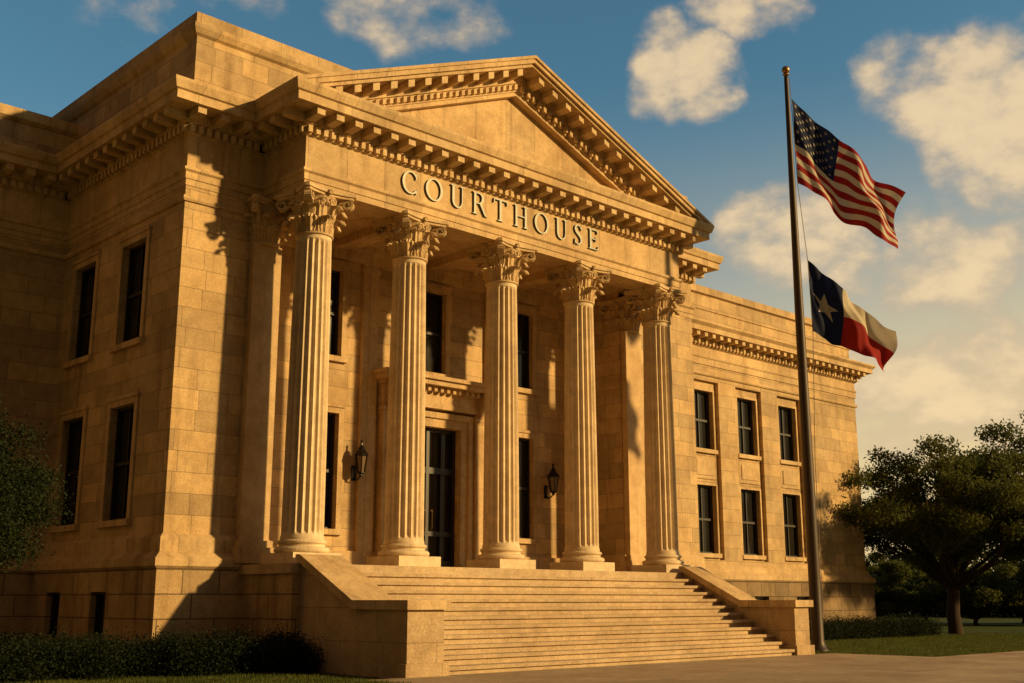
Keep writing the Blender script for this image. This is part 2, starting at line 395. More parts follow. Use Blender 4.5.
dpart('door_frame',mb,M_dark)
mb=MB(); mb.add([(-W,.24,0),(W,.24,0),(W,.24,H),(-W,.24,H)],[(0,1,2,3)]); dpart('door_glass',mb,M_glass)
mb=MB()
for sx in(-1,1): mb.tube([(sx*.14,.06,1.3),(sx*.14,.03,1.35),(sx*.14,.03,1.85),(sx*.14,.06,1.9)],[.02]*4,6); mb.box(sx*.14-.02,sx*.14+.02,.05,.14,1.3,1.34); mb.box(sx*.14-.02,sx*.14+.02,.05,.14,1.86,1.9)
dpart('door_handle',mb,plain('brass',(.5,.33,.12),.3,1))

# ---------------------------------------------------------------- columns
def lathe_mesh():
    mb=MB(); mb.box(-.67,.67,-.67,.67,0,.27)
    prof=[(.60,.27)]
    for k in range(9):
        a=-math.pi/2+math.pi*k/8; prof.append((.58+.075*math.cos(a),.345+.075*math.sin(a)))
    prof+=[(.55,.425),(.535,.46),(.55,.49)]
    for k in range(7):
        a=-math.pi/2+math.pi*k/6; prof.append((.54+.045*math.cos(a),.54+.045*math.sin(a)))
    prof+=[(.52,.6),(.5,.62)]
    mb.lathe(prof,40); return mesh_from('column_base',mb,M_col)
def shaft_mesh(r0=.525,r1=.46,z0=.6,z1=8.42,nf=20):
    mb=MB(); spf=8; n=nf*spf; rings=[]
    zs=[z0,z0+.05,z0+.12,z0+.16,z0+.22]+[z0+.22+(z1-z0-.44)*k/10 for k in range(1,10)]+[z1-.22,z1-.16,z1-.12,z1]
    for z in zs:
        t=(z-z0)/(z1-z0); r=r0+(r1-r0)*(t**1.6)
        d=0 if (z<z0+.13 or z>z1-.13) else (.5 if (z<z0+.18 or z>z1-.18) else 1)
        if z<z0+.06: r+=.02
        ring=[]
        for i in range(n):
            k=i%spf; s=k/spf
            dd=0
            if .08<s<.95: 
                x=(s-.5)/.40; dd=.065*math.sqrt(max(0,1-x*x))*d
            a=2*math.pi*i/n; ring.append(((r-dd)*math.cos(a),(r-dd)*math.sin(a),z))
        rings.append(ring)
    vs=[p for r in rings for p in r]; fs=[]
    for k in range(len(rings)-1):
        for i in range(n): fs.append((k*n+i,k*n+(i+1)%n,(k+1)*n+(i+1)%n,(k+1)*n+i))
    fs+=[tuple(range((len(rings)-1)*n,len(rings)*n))]
    mb.add(vs,fs); return mesh_from('column_shaft',mb,M_col)
def capital_mesh():
    mb=MB()
    mb.lathe([(.43,0),(.47,.02),(.47,.06),(.43,.08),(.42,.12),(.43,.5),(.47,.8),(.56,.98),(.60,1.04)],32)
    def leaf(a0,h,out,width,zb,rb):
        nu,nv=6,10; vs=[];fs=[]
        for layer in (0,1):
          for j in range(nv+1):
            v=j/nv
            if v<.72: z=zb+h*(v/.72)*.93; r=rb+.02+.10*(v/.72)**2*out/.2*.4
            else:
                a=(v-.72)/.28*math.pi*1.05; rr=out*.42
                z=zb+h*.93+math.sin(a)*rr*.75-(1-math.cos(a))*rr*.12; r=rb+.02+.04*out/.2+rr*(1-math.cos(a))
            wv=width*(.75+.35*math.sin(v*math.pi*.8))*(1-.55*max(0,v-.72)/.28)
            lob=1+.13*math.cos(v*math.pi*8)
            for i in range(nu+1):
                u=(i/nu-.5)*2
                ang=a0+u*wv*lob/ r*.5*1.0
                rr2=r-.045*abs(u)**1.5+.02*math.cos(u*math.pi*3) -(.035 if layer else 0)
                vs.append((rr2*math.cos(ang),rr2*math.sin(ang),z))
        m=(nu+1); tot=m*(nv+1)
        for j in range(nv):
            for i in range(nu):
                fs.append((j*m+i,j*m+i+1,(j+1)*m+i+1,(j+1)*m+i)); fs.append((tot+j*m+i,tot+(j+1)*m+i,tot+(j+1)*m+i+1,tot+j*m+i+1))
            fs.append((j*m,(j+1)*m,tot+(j+1)*m,tot+j*m)); fs.append((j*m+nu,tot+j*m+nu,tot+(j+1)*m+nu,(j+1)*m+nu))
        fs.append(tuple([nv*m+i for i in range(m)]+[tot+nv*m+i for i in range(m)][::-1]))
        mb.add(vs,fs)
    for k in range(8): leaf(k*math.pi/4,.36,.30,.34,.08,.43)
    for k in range(8): leaf(k*math.pi/4+math.pi/8,.68,.34,.30,.10,.425)
    for k in range(4):
        A=math.pi/4+k*math.pi/2; d=Vector((math.cos(A),math.sin(A),0)); s=Vector((-math.sin(A),math.cos(A),0))
        pts=[]
        for j in range(6):
            t=j/5; pts.append((.45+.30*t**1.3,.55+.45*math.sin(t*math.pi/2),.06))
        c=(.80,.90)
        for j in range(1,22):
            a=math.pi*.5+.35-j*.42; rr=.15*(1-j/26); pts.append((c[0]+rr*math.cos(a),c[1]+rr*math.sin(a),.06+.05*min(1,j/8)))
        for j in range(len(pts)-1):
            (r0,z0,w0),(r1,z1,w1)=pts[j],pts[j+1]
            tv=Vector((r1-r0,z1-z0)); 
            if tv.length<1e-6: continue
            nn=Vector((-tv.y,tv.x)).normalized()*.028
            def P(r,z,w): 
                q_=d*r+s*w; return (q_.x,q_.y,z)
            mb.add([P(r0+nn.x,z0+nn.y,-w0),P(r0+nn.x,z0+nn.y,w0),P(r0-nn.x,z0-nn.y,w0),P(r0-nn.x,z0-nn.y,-w0),
                    P(r1+nn.x,z1+nn.y,-w1),P(r1+nn.x,z1+nn.y,w1),P(r1-nn.x,z1-nn.y,w1),P(r1-nn.x,z1-nn.y,-w1)],HEXF)
        B=k*math.pi/2; d2=Vector((math.cos(B),math.sin(B),0)); s2=Vector((-math.sin(B),math.cos(B),0))
        for sg in (-1,1):
            pts=[]
            for j in range(16):
                a=-math.pi*.2+j*.5; rr=.10*(1-j/18); q_=d2*(.60)+s2*(sg*(.13-rr*math.cos(a)*.9)); pts.append((q_.x,q_.y,.90+rr*math.sin(a)))
            mb.tube(pts,[.024]*16,5)
        q_=d2*.63
        for j in range(6):
            a=j*math.pi/3; w_=s2*(.06*math.cos(a)); 
            mb.tube([(q_.x,q_.y,1.12),(q_.x+w_.x+d2.x*.03,q_.y+w_.y+d2.y*.03,1.12+.07*math.sin(a))],[.03,.035],5)
    def abacus(hwid,dep,z0,z1):
        ring=[]
        for k in range(4):
            A=k*math.pi/2
            c,s_=math.cos(A),math.sin(A)
            for j in range(9):
                t=-1+2*j/8; x=hwid-dep*(1-t*t); y=t*(hwid-.07)
                ring.append((c*x-s_*y,s_*x+c*y))
        mb.prism([(x,y,z0) for x,y in ring],[(x,y,z1) for x,y in ring])
    abacus(.70,.13,1.04,1.11); abacus(.75,.13,1.11,1.2)
    return mesh_from('capital',mb,M_carve)
mbase,mshaft,mcap=lathe_mesh(),shaft_mesh(),capital_mesh()
for x in (16.15,19.35,22.9,26.3,30.2):
    e=obj('column',None,court,loc=Vector((x,24.5,FL))-CH)
    b_=obj('column_base',mbase,e); b_.scale=(1.05,1.05,1); obj('shaft',mshaft,e); c_=obj('capital',mcap,e,loc=(0,0,8.4)); c_.scale=(1.08,1.08,1)
for x in (15.62,30.58):
    e=obj('pilaster',None,court,loc=Vector((x,YW,FL))-CH)
    mb=MB(); mb.box(-.42,.42,-.24,.01,.62,8.42); mb.box(-.5,.5,-.32,.01,.45,.62); mb.box(-.58,.58,-.40,.01,.05,.45)
    obj('pilaster_shaft',mesh_from('pilaster_shaft',mb,M_trim),e)
    obj('capital',mcap,e,loc=(0,.1,8.4))

# ---------------------------------------------------------------- stairs
NR=12
mb=MB(); R=FL/NR; T=4.03/(NR-1)
prof=[(23.55,0),(19.5,0)]
for k in range(NR-1):
    yy=19.5+k*T; prof+= [(yy,R*(k+1)-.095),(yy-.075,R*(k+1)-.08),(yy-.085,R*(k+1)-.015),(yy-.068,R*(k+1))]
    if k<NR-2: prof.append((yy+T,R*(k+1)))
prof.append((23.55,R*(NR-1)))
mb.prism([(16.45,a,b) for a,b in prof],[(30.05,a,b) for a,b in prof]); cpart('staircase',mb,M_step)
def cheek(x0,x1):
    mb=MB()
    pr=[(19.45,0),(19.45,1.42),(21.3,1.42),(23.45,2.5),(23.6,2.5),(23.6,0)]
    mb.prism([(x0,a,b) for a,b in pr],[(x1,a,b) for a,b in pr])
    mb.box(x0-.09,x1+.09,19.36,21.4,0,.30)
    cpart('stair_cheek_wall',mb,M_cheek)
    mb=MB()
    pr=[(19.33,1.40),(19.33,1.60),(21.3,1.60),(23.45,2.66),(23.62,2.66),(23.62,2.5),(23.45,2.46),(21.3,1.40)]
    mb.prism([(x0-.10,a,b) for a,b in pr],[(x1+.10,a,b) for a,b in pr])
    cpart('stair_cheek_coping',mb,M_trim)
cheek(15.5,16.5); cheek(30.0,30.75)

# ---------------------------------------------------------------- lanterns
def lantern():
    mb=MB(); cy=-.38
    mb.box(-.07,.07,-.03,.0,-.1,.35)
    mb.tube([(0,-.02,.0),(0,-.15,-.1),(0,-.3,-.05),(0,cy,.08)],[.022]*4,6)
    mb.tube([(0,-.02,.3),(0,-.2,.33),(0,-.3,.1)],[.015]*3,6)
    for k in range(6):
        a=k*math.pi/3; mb.tube([(.11*math.cos(a),cy+.11*math.sin(a),.12),(.19*math.cos(a),cy+.19*math.sin(a),.62)],[.02,.02],4)
    mb.lathe([(.02,-.02),(.05,.02),(.05,.06),(.12,.10),(.12,.13)],6,(0,cy))
    mb.lathe([(.22,.60),(.23,.64),(.14,.76),(.10,.80),(.11,.84),(.04,.92),(.03,1.0),(.05,1.03),(.0,1.1)],6,(0,cy))
    g=MB(); g.lathe([(.10,.13),(.175,.61)],6,(0,cy))
    return mesh_from('lantern_body',mb,M_iron),mesh_from('lantern_glass',g,M_lamp)
la,lg=lantern()
for x,z in ((20.15,5.15),(28.25,5.1)):
    e=obj('wall_lantern',la,court,loc=Vector((x,YP-.005,z))-CH); obj('lantern_glass',lg,e)

# ---------------------------------------------------------------- lettering
def ell(cx,cy,rx,ry,a0,a1,n,thick,thin):
    pts=[]
    for i in range(n+1):
        a=rad(a0+(a1-a0)*i/n); w=thin+(thick-thin)*abs(math.cos(a))**1.5
        pts.append((cx+rx*math.cos(a),cy+ry*math.sin(a),w))
    return pts
def B_(x0,x1,y0,y1): return ('p',[(x0,y0),(x1,y0),(x1,y1),(x0,y1)])
def serif(x0,x1,y,up):
    s=.045 if up else -.045
    return ('p',[(x0,y),(x1,y),(x1-.02,y+s),(x0+.02,y+s)])
L_={}
L_['C']=(.86,[('r',ell(.46,.5,.38,.465,42,318,40,.125,.05)),('p',[(.71,.68),(.755,.68),(.775,.97),(.74,.97)]),('p',[(.725,.06),(.76,.03),(.79,.26),(.765,.26)])])
L_['O']=(.96,[('r',ell(.48,.5,.40,.465,0,360,56,.125,.05))])
L_['U']=(.88,[B_(.13,.25,.36,1),('r',[(.19,.37,.12),(.20,.25,.12),(.245,.14,.10),(.33,.07,.07),(.43,.04,.06),(.54,.065,.06),(.63,.14,.055),(.68,.25,.05),(.69,.37,.05)]),B_(.665,.715,.36,1),serif(.05,.34,1,False),serif(.57,.83,1,False)])
L_['R']=(.88,[B_(.11,.23,0,1),serif(.03,.32,0,True),serif(.03,.11,1,False),('r',[(.22,.97,.05),(.42,.97,.05),(.53,.93,.08),(.60,.85,.11),(.615,.75,.125),(.59,.64,.11),(.51,.55,.08),(.40,.51,.05),(.22,.51,.05)]),('p',[(.42,.50),(.53,.53),(.80,.05),(.90,0),(.73,0)])])
L_['T']=(.84,[B_(.36,.48,0,.95),serif(.26,.58,0,True),B_(.02,.82,.945,1),('p',[(.0,.80),(.035,.80),(.07,.95),(.02,.95)]),('p',[(.805,.80),(.84,.80),(.82,.95),(.77,.95)])])
L_['H']=(.92,[B_(.11,.23,0,1),B_(.69,.81,0,1),B_(.23,.69,.485,.535),serif(.03,.31,0,True),serif(.03,.31,1,False),serif(.61,.89,0,True),serif(.61,.89,1,False)])
L_['S']=(.62,[('r',[(.50,.80,.045),(.46,.90,.05),(.38,.955,.05),(.29,.965,.06),(.19,.93,.085),(.13,.85,.10),(.12,.75,.11),(.17,.65,.12),(.27,.57,.13),(.38,.49,.13),(.47,.40,.13),(.51,.30,.115),(.50,.18,.10),(.43,.09,.08),(.34,.04,.06),(.24,.035,.05),(.15,.08,.05),(.10,.18,.045)]),('p',[(.495,.74),(.53,.74),(.54,.98),(.51,.98)]),('p',[(.055,.02),(.08,.02),(.11,.27),(.075,.27)])])
L_['E']=(.74,[B_(.11,.23,0,1),serif(.03,.11,0,True),serif(.03,.11,1,False),B_(.23,.64,.95,1),B_(.23,.66,0,.05),B_(.23,.50,.49,.54),('p',[(.62,.81),(.65,.81),(.645,.99),(.59,.95)]),('p',[(.61,.05),(.66,.01),(.695,.20),(.67,.20)]),('p',[(.485,.41),(.515,.41),(.515,.62),(.485,.62)])])
sign=obj('sign_lettering',None,court,loc=Vector((18.62,YF,12.66))-CH,label='raised grey-green letters reading COURTHOUSE')
word='COURTHOUSE'; HH=.68
tw=sum(L_[c][0] for c in word)*HH; gap=(8.12-tw)/9; x=0
for ch in word:
    wd,ps=L_[ch]; mb=MB(); d=.055
    for kind,pp in ps:
        d+=.002
        if kind=='p':
            n=len(pp)
            mb.cur=0; mb.add([(a*HH,-d,b*HH) for a,b in pp],[tuple(range(n))])
            mb.cur=1; mb.prism([(a*HH,-d,b*HH) for a,b in pp],[(a*HH,-.0,b*HH) for a,b in pp],False)
        else:
            n=len(pp); Lp=[];Rp=[]
            closed=abs(pp[0][0]-pp[-1][0])<1e-6 and abs(pp[0][1]-pp[-1][1])<1e-6
            for i in range(n):
                a=pp[i-1] if i>0 else (pp[-2] if closed else pp[0]); b=pp[i+1] if i<n-1 else (pp[1] if closed else pp[-1])
                t_=Vector((b[0]-a[0],b[1]-a[1])).normalized(); nn=Vector((-t_.y,t_.x))*pp[i][2]/2
                Lp.append((pp[i][0]+nn.x,pp[i][1]+nn.y)); Rp.append((pp[i][0]-nn.x,pp[i][1]-nn.y))
            vs=[];f0=[];f1=[]
            for i in range(n):
                for (u_,v_) in (Lp[i],Rp[i]): vs.append((u_*HH,-d,v_*HH)); vs.append((u_*HH,0,v_*HH))
            for i in range(n-1):
                a=i*4;b=a+4
                f0.append((a,a+2,b+2,b)); f1+=[(a,b,b+1,a+1),(a+2,a+3,b+3,b+2)]
            if not closed: f1+=[(0,1,3,2),((n-1)*4,(n-1)*4+2,(n-1)*4+3,(n-1)*4+1)]
            mb.cur=0; mb.add(vs,f0); mb.cur=1; mb.add(vs,f1)
    obj('letter',mesh_from('letter_'+ch.lower(),mb,[M_letter,M_letside]),sign,loc=(x,-.015,0))
    x+=wd*HH+gap

# ---------------------------------------------------------------- flagpole and flags
PB=Vector((32.72,20.41,0)); PH=19.8
pole=obj('flagpole',None,loc=PB,label='tall dark bronze flagpole beside the courthouse steps',cat='flagpole')
mb=MB(); mb.lathe([(.34,0),(.34,.06),(.28,.12),(.23,.22),(.195,.35),(.19,2.5),(.175,6),(.15,11),(.11,15.5),(.075,PH-.35),(.065,PH-.22)],20)
obj('pole_shaft',mesh_from('pole_shaft',mb,M_pole,True),pole)
mb=MB(); prof=[(.05,PH-.24),(.11,PH-.22),(.11,PH-.18)]
for k in range(9):
    a=-math.pi/2+math.pi*k/8; prof.append((max(.002,.14*math.cos(a)),PH-.02+.14*math.sin(a)))
mb.lathe(prof,16); obj('finial',mesh_from('finial',mb,plain('aged_brass',(.35,.2,.08),.4,.8),True),pole)
Wd=Vector((.8,-.6,0))
mb=MB(); 
mb.tube([tuple(Wd*.11+Vector((0,0,PH-.3))),tuple(Wd*.14+Vector((0,0,18.6))),tuple(Wd*.2+Vector((0,0,15.5))),tuple(Wd*.40+Vector((0,0,12.75))),tuple(Wd*.43+Vector((0,0,10.3))),tuple(Wd*.25+Vector((0,0,6))),tuple(Wd*.23+Vector((0,0,1.3)))],[.012]*7,5)
obj('halyard',mesh_from('halyard',mb,plain('rope',(.3,.25,.18),.9)),pole)
mb=MB(); mb.box(.14,.26,-.03,.03,1.2,1.25); mb.tube([(.24,0,1.08),(.24,0,1.37)],[.02,.02],6); obj('cleat',mesh_from('cleat',mb,M_pole),pole)
def cloth(name,col):
    m=bpy.data.materials.new(name);t,N,L,B=nt(m)
    tc=N.new('ShaderNodeTexCoord'); n=noise(t,tc.outputs['Object'],2.5,4)
    c=mix(t,tuple(x*.75 for x in col),col,n); L.new(c,B.inputs['Base Color']);B.inputs['Roughness'].default_value=.75;B.inputs['Specular IOR Level'].default_value=.2
    tr=N.new('ShaderNodeBsdfTranslucent');L.new(c,tr.inputs[0]); ms=N.new('ShaderNodeMixShader'); ms.inputs[0].default_value=.3
    L.new(B.outputs[0],ms.inputs[1]);L.new(tr.outputs[0],ms.inputs[2]);L.new(ms.outputs[0],N['Material Output'].inputs[0]); return m
Mred=cloth('flag_red',(.34,.018,.015));Mwh=cloth('flag_white',(.66,.58,.44));Mbl=cloth('flag_blue',(.010,.016,.055));Mstar=cloth('flag_star_white',(.66,.64,.58))
Pn=Vector((.6,.8,0))
def flag_surface(HT,HB,FT,FB,amp,ph,freq,sag=.28):
    def S(u,v):
        s=(HT[0]*(1-v)+HB[0]*v)*(1-u)+(FT[0]*(1-v)+FB[0]*v)*u
        z=(HT[1]*(1-v)+HB[1]*v)*(1-u)+(FT[1]*(1-v)+FB[1]*v)*u
        w=amp*min(1,u*2.2)*math.sin(2*math.pi*(freq*u-.55*v)+ph)+amp*.4*min(1,u*1.5)*math.sin(2*math.pi*(2.7*u+.9*v)+ph*2)+amp*.12*math.sin(2*math.pi*(5.3*u-1.7*v)+ph)
        z+=.14*u*math.sin(2*math.pi*(1.25*u)+ph+.6)*(1-.3*v)-sag*math.sin(math.pi*u)*(.35)*(1-v)+.10*math.sin(2*math.pi*2.1*u+ph)*u*v
        s+=.10*math.sin(2*math.pi*(1.1*v+.4*u)+ph)*u
        return Wd*s+Pn*w+Vector((0,0,z))
    def Nn(u,v):
        e=.003; return (S(u+e,v)-S(u-e,v)).cross(S(u,v+e)-S(u,v-e)).normalized()
    return S,Nn
def star_pts(cx,cy,r,n=5,rot=math.pi/2):
    out=[]
    for i in range(10):
        rr=r if i%2==0 else r*.382; a=rot+i*math.pi/5; out.append((cx+rr*math.cos(a),cy-rr*math.sin(a)))
    return out
def add_star(mb,S,Nn,cu,cv,r,asp):
    for sg in (-1,1):
        ringsf=(.33,.66,1.0); vs=[(cu,cv)]
        for f in ringsf:
            for (x,y) in star_pts(0,0,r*f): vs.append((cu+x/asp,cv+y))
        P=[S(a,b)+Nn(a,b)*(.014*sg) for a,b in vs]
        fs=[(0,1+i,1+(i+1)%10) for i in range(10)]
        for k in range(2):
            for i in range(10): fs.append((1+k*10+i,1+(k+1)*10+i,1+(k+1)*10+(i+1)%10,1+k*10+(i+1)%10))
        mb.add([tuple(p) for p in P],fs)
S,Nn=flag_surface((.16,18.72),(.2,15.6),(3.95,15.25),(3.6,13.15),.34,.4,1.5)
mb=MB(); nu,nv=70,39
vs=[tuple(S(i/nu,j/nv)) for j in range(nv+1) for i in range(nu+1)]
fs=[(j*(nu+1)+i,j*(nu+1)+i+1,(j+1)*(nu+1)+i+1,(j+1)*(nu+1)+i) for j in range(nv) for i in range(nu)]
mb.add(vs,fs)
mb.m=[ (2 if (i<nu*.4 and j<21) else ((j//3)%2)) for j in range(nv) for i in range(nu)]
fl=obj('american_flag',mesh_from('american_flag',mb,[Mred,Mwh,Mbl],True,False),loc=PB,label='american flag with stars and stripes waving from the flagpole',cat='flag')
mb=MB()
for r in range(9):
    for c in range(6 if r%2==0 else 5):
        cu=.4*((2*c+1+(r%2))/12); cv=(7/13)*(r+1)/10; add_star(mb,S,Nn,cu,cv,.024,1.55)
obj('flag_star_field',mesh_from('flag_star_field',mb,Mstar,False,False),fl,kind='stuff')
S,Nn=flag_surface((.40,12.85),(.43,10.35),(3.3,10.5),(3.05,9.1),.27,2.5,1.3,.35)
mb=MB(); nu,nv=60,32
vs=[tuple(S(i/nu,j/nv)) for j in range(nv+1) for i in range(nu+1)]
fs=[(j*(nu+1)+i,j*(nu+1)+i+1,(j+1)*(nu+1)+i+1,(j+1)*(nu+1)+i) for j in range(nv) for i in range(nu)]
mb.add(vs,fs); mb.m=[(2 if i<nu*.37 else (1 if j<nv//2 else 0)) for j in range(nv) for i in range(nu)]
fl=obj('texas_flag',mesh_from('texas_flag',mb,[Mred,Mwh,Mbl],True,False),loc=PB,label='texas flag with lone white star flying lower on the flagpole',cat='flag')
mb=MB(); add_star(mb,S,Nn,.18,.5,.2,1.25); obj('lone_star',mesh_from('lone_star',mb,Mstar,False,False),fl)

# ---------------------------------------------------------------- vegetation
def leafmat(name,c1,c2,trl=.4):
    m=bpy.data.materials.new(name);t,N,L,B=nt(m)
    g=N.new('ShaderNodeNewGeometry'); n=noise(t,g.outputs['Position'],1.1,3); n2=noise(t,g.outputs['Position'],14,1)
    f=math_(t,'ADD',math_(t,'MULTIPLY',n,.6),math_(t,'MULTIPLY',n2,.4))
    c=mix(t,c1,c2,ramp(t,f,[(.35,0.0),(.65,1.0)]))
    L.new(c,B.inputs['Base Color']);B.inputs['Roughness'].default_value=.65;B.inputs['Specular IOR Level'].default_value=.15
    tr=N.new('ShaderNodeBsdfTranslucent');L.new(c,tr.inputs[0]); ms=N.new('ShaderNodeMixShader'); ms.inputs[0].default_value=trl
    L.new(B.outputs[0],ms.inputs[1]);L.new(tr.outputs[0],ms.inputs[2]);L.new(ms.outputs[0],N['Material Output'].inputs[0]); return m
M_leaf=leafmat('oak_leaves',(.060,.078,.017),(.14,.14,.030),.45)
M_leafd=leafmat('dark_leaves',(.012,.021,.006),(.032,.040,.010),.2)  # darker green leaf colour for the small left tree and the distant wood
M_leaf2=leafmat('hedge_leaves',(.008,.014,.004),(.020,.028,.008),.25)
M_bark=plain('bark',(.045,.032,.022),.95,0,.2,8,.4)
def leaves(centers,radii,n,size,rng):
    C=np.array(centers);Rr=np.array(radii)
    w=(Rr[:,0]*Rr[:,1]); idx=rng.choice(len(C),n,p=w/w.sum())
    d=rng.normal(size=(n,3)); d/=np.linalg.norm(d,axis=1)[:,None]
    rr=rng.uniform(.15,1.15,n)**.6
    P=C[idx]+d*Rr[idx]*rr[:,None]+rng.normal(size=(n,3))*.12
    a=rng.normal(size=(n,3));a/=np.linalg.norm(a,axis=1)[:,None]
    b=np.cross(a,rng.normal(size=(n,3)));b/=np.linalg.norm(b,axis=1)[:,None]
    s=size*rng.uniform(.6,1.3,n)[:,None]
    V=np.stack([P-a*s,P+b*s*.5,P+a*s,P-b*s*.5],1).reshape(-1,3)
    F=np.arange(4*n).reshape(n,4)
    return V,F
def leafmesh(name,V,F,mat):
    me=bpy.data.meshes.new(name); me.from_pydata(V.tolist(),[],F.tolist()); me.materials.append(mat); me.update(); return me
def tree_meshes(h,cr,th,seed,nleaf,size=.16,nclump=46,tr=.28,mat=None,csz=(.10,.22),zc=.35,limbs=14):
    rng=np.random.default_rng(seed); rnd=random.Random(seed)
    cz=th+(h-th)*zc; cen=[];rad_=[]
    while len(cen)<nclump:
        d=rng.normal(size=3);d/=np.linalg.norm(d)
        r=rng.uniform(.25,.95)**.8
        p=np.array([d[0]*cr*r,d[1]*cr*r,cz+d[2]*(h-cz)*r*(.92)])
        if d[2]<0: p[2]=cz+d[2]*(cz-th)*r
        cs=rng.uniform(*csz)*cr
        cen.append(p);rad_.append([cs,cs,cs*.5])
    V,F=leaves(cen,rad_,nleaf,size,rng)
    crown=leafmesh('crown',V,F,mat or M_leaf)
    mb=MB()
    top=Vector((rnd.uniform(-.2,.2),rnd.uniform(-.2,.2),th*.8))
    mb.tube([(0,0,-.1),(0,0,.15),(.05,0,th*.3),tuple(top)],[tr*1.6,tr*1.15,tr,tr*.85],10)
    for k in range(limbs):
        c=Vector(cen[rnd.randrange(len(cen))]); s=top*rnd.uniform(.75,1.0)
        m1=s.lerp(c,.35)+Vector((rnd.uniform(-.3,.3),rnd.uniform(-.3,.3),rnd.uniform(-.3,.1))); m2=s.lerp(c,.7)+Vector((rnd.uniform(-.3,.3),rnd.uniform(-.3,.3),rnd.uniform(0,.4)))
        mb.tube([tuple(s),tuple(m1),tuple(m2),tuple(c)],[tr*.5,tr*.33,tr*.2,tr*.06],6)
    trunk=mesh_from('trunk',mb,M_bark,True)
    return trunk,crown
def tree(ms,loc,label,rz=0,sc_=1,group=None,name='tree'):
    e=obj(name,None,loc=loc,rotz=rz,label=label,cat='tree',group=group); e.scale=(sc_,)*3
    obj('trunk',ms[0],e);obj('crown',ms[1],e); return e
t1=tree_meshes(10.4,6.9,3.3,3,95000,.085,125,.30,None,(.08,.17),.3,26)
t2=tree_meshes(12.2,6.9,3.2,11,110000,.09,140,.30,None,(.08,.19),.3,22)
t3=tree_meshes(7.5,4.4,.9,21,26000,.15,60,.2,None,(.14,.26))
tree(t1,(53.4,25.9,0),'broad spreading oak tree with visible trunk on the lawn',2.2)
tree(t2,(60.5,22.8,0),'tall oak tree with dense crown on the lawn',1.1)
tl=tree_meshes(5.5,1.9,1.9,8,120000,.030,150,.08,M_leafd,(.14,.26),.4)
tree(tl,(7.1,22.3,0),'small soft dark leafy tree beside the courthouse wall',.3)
k=0
for (D,az) in ((84,60.8),(88,62.9),(82,65.0),(90,67.0),(84,69.2),(92,71.5),(86,74.0)):
    a=rad(az); tree(t3,(D*math.sin(a),D*math.cos(a),0),'distant dark tree in the park behind the lawn',k*1.3,.64+.2*((k*37)%10)/10,'park trees behind the lawn'); k+=1
rng=np.random.default_rng(9); cen=[];rd=[]
for i in range(150):
    a=rad(56+30*i/150+rng.normal()*.3); D=118+rng.uniform(0,25); h=rng.uniform(3,5.6)
    cen.append([D*math.sin(a),D*math.cos(a),h*.5]); rd.append([3.5,3.5,h*.55])
V,F=leaves(cen,rd,60000,.30,rng)
obj('distant_wood',leafmesh('distant_wood',V,F,M_leafd),kind='stuff',label='far dark belt of woodland beyond the park',cat='woodland')
def hedge(x0,x1,y0,y1,h,n,label,seed,name='hedge'):
    rng=np.random.default_rng(seed); cen=[];rd=[]
    cx,cy=(x0+x1)/2,(y0+y1)/2
    nx=max(1,int((x1-x0)/.55)); ny=max(1,int((y1-y0)/.5))
    for i in range(nx+1):
        for j in range(ny+1):
            hh=h*rng.uniform(.78,1.12)
            cen.append([x0+(x1-x0)*i/nx-cx+rng.normal()*.12,y0+(y1-y0)*j/ny-cy+rng.normal()*.12,hh*.45]); rd.append([.46,.46,hh*.5])
    V,F=leaves(cen,rd,n,.030,rng); V[:,2]=np.abs(V[:,2])
    return obj(name,leafmesh('hedge_foliage',V,F,M_leaf2),loc=(cx,cy,0),label=label,cat='hedge')
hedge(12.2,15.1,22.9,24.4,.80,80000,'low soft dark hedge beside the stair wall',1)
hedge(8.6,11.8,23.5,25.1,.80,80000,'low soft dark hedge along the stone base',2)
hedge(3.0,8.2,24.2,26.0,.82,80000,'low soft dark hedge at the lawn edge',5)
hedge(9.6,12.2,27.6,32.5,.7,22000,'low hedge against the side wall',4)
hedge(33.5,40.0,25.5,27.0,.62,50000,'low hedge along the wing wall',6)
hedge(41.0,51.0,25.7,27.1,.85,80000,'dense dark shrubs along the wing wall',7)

# ---------------------------------------------------------------- ground
def grassmat():
    m=bpy.data.materials.new('lawn');t,N,L,B=nt(m)
    g=N.new('ShaderNodeNewGeometry'); n=noise(t,g.outputs['Position'],.35,5); n2=noise(t,g.outputs['Position'],12,4,.7)
    c=mix(t,(.045,.065,.012),(.12,.13,.026),n); c=mix(t,c,mix(t,(.5,.5,.5),(1.3,1.3,1.3),n2),1.0,'MULTIPLY')
    L.new(c,B.inputs['Base Color']);B.inputs['Roughness'].default_value=.9;B.inputs['Specular IOR Level'].default_value=.1
    bn=N.new('ShaderNodeBump');bn.inputs['Strength'].default_value=.8;bn.inputs['Distance'].default_value=.08;L.new(n2,bn.inputs['Height']);L.new(bn.outputs[0],B.inputs['Normal'])
    return m
M_grass=grassmat()
mb=MB(); mb.add([(-3000,-3000,0),(3000,-3000,0),(3000,3000,0),(-3000,3000,0)],[(0,1,2,3)])
obj('ground',mesh_from('ground',mb,M_grass,recalc=False),kind='structure',label='mown green lawn around the courthouse',cat='ground')
mb=MB(); mb.box(14.4,31.9,-30,19.48,-.05,.03); 
obj('walkway',mesh_from('walkway',mb,M_walk),kind='structure',label='wide tan concrete walkway leading to the steps',cat='walkway')
mb=MB(); mb.box(31.9,70,13.6,16.2,-.05,.026)
obj('path',mesh_from('path',mb,M_walk),kind='structure',label='narrow concrete path crossing the lawn',cat='path')
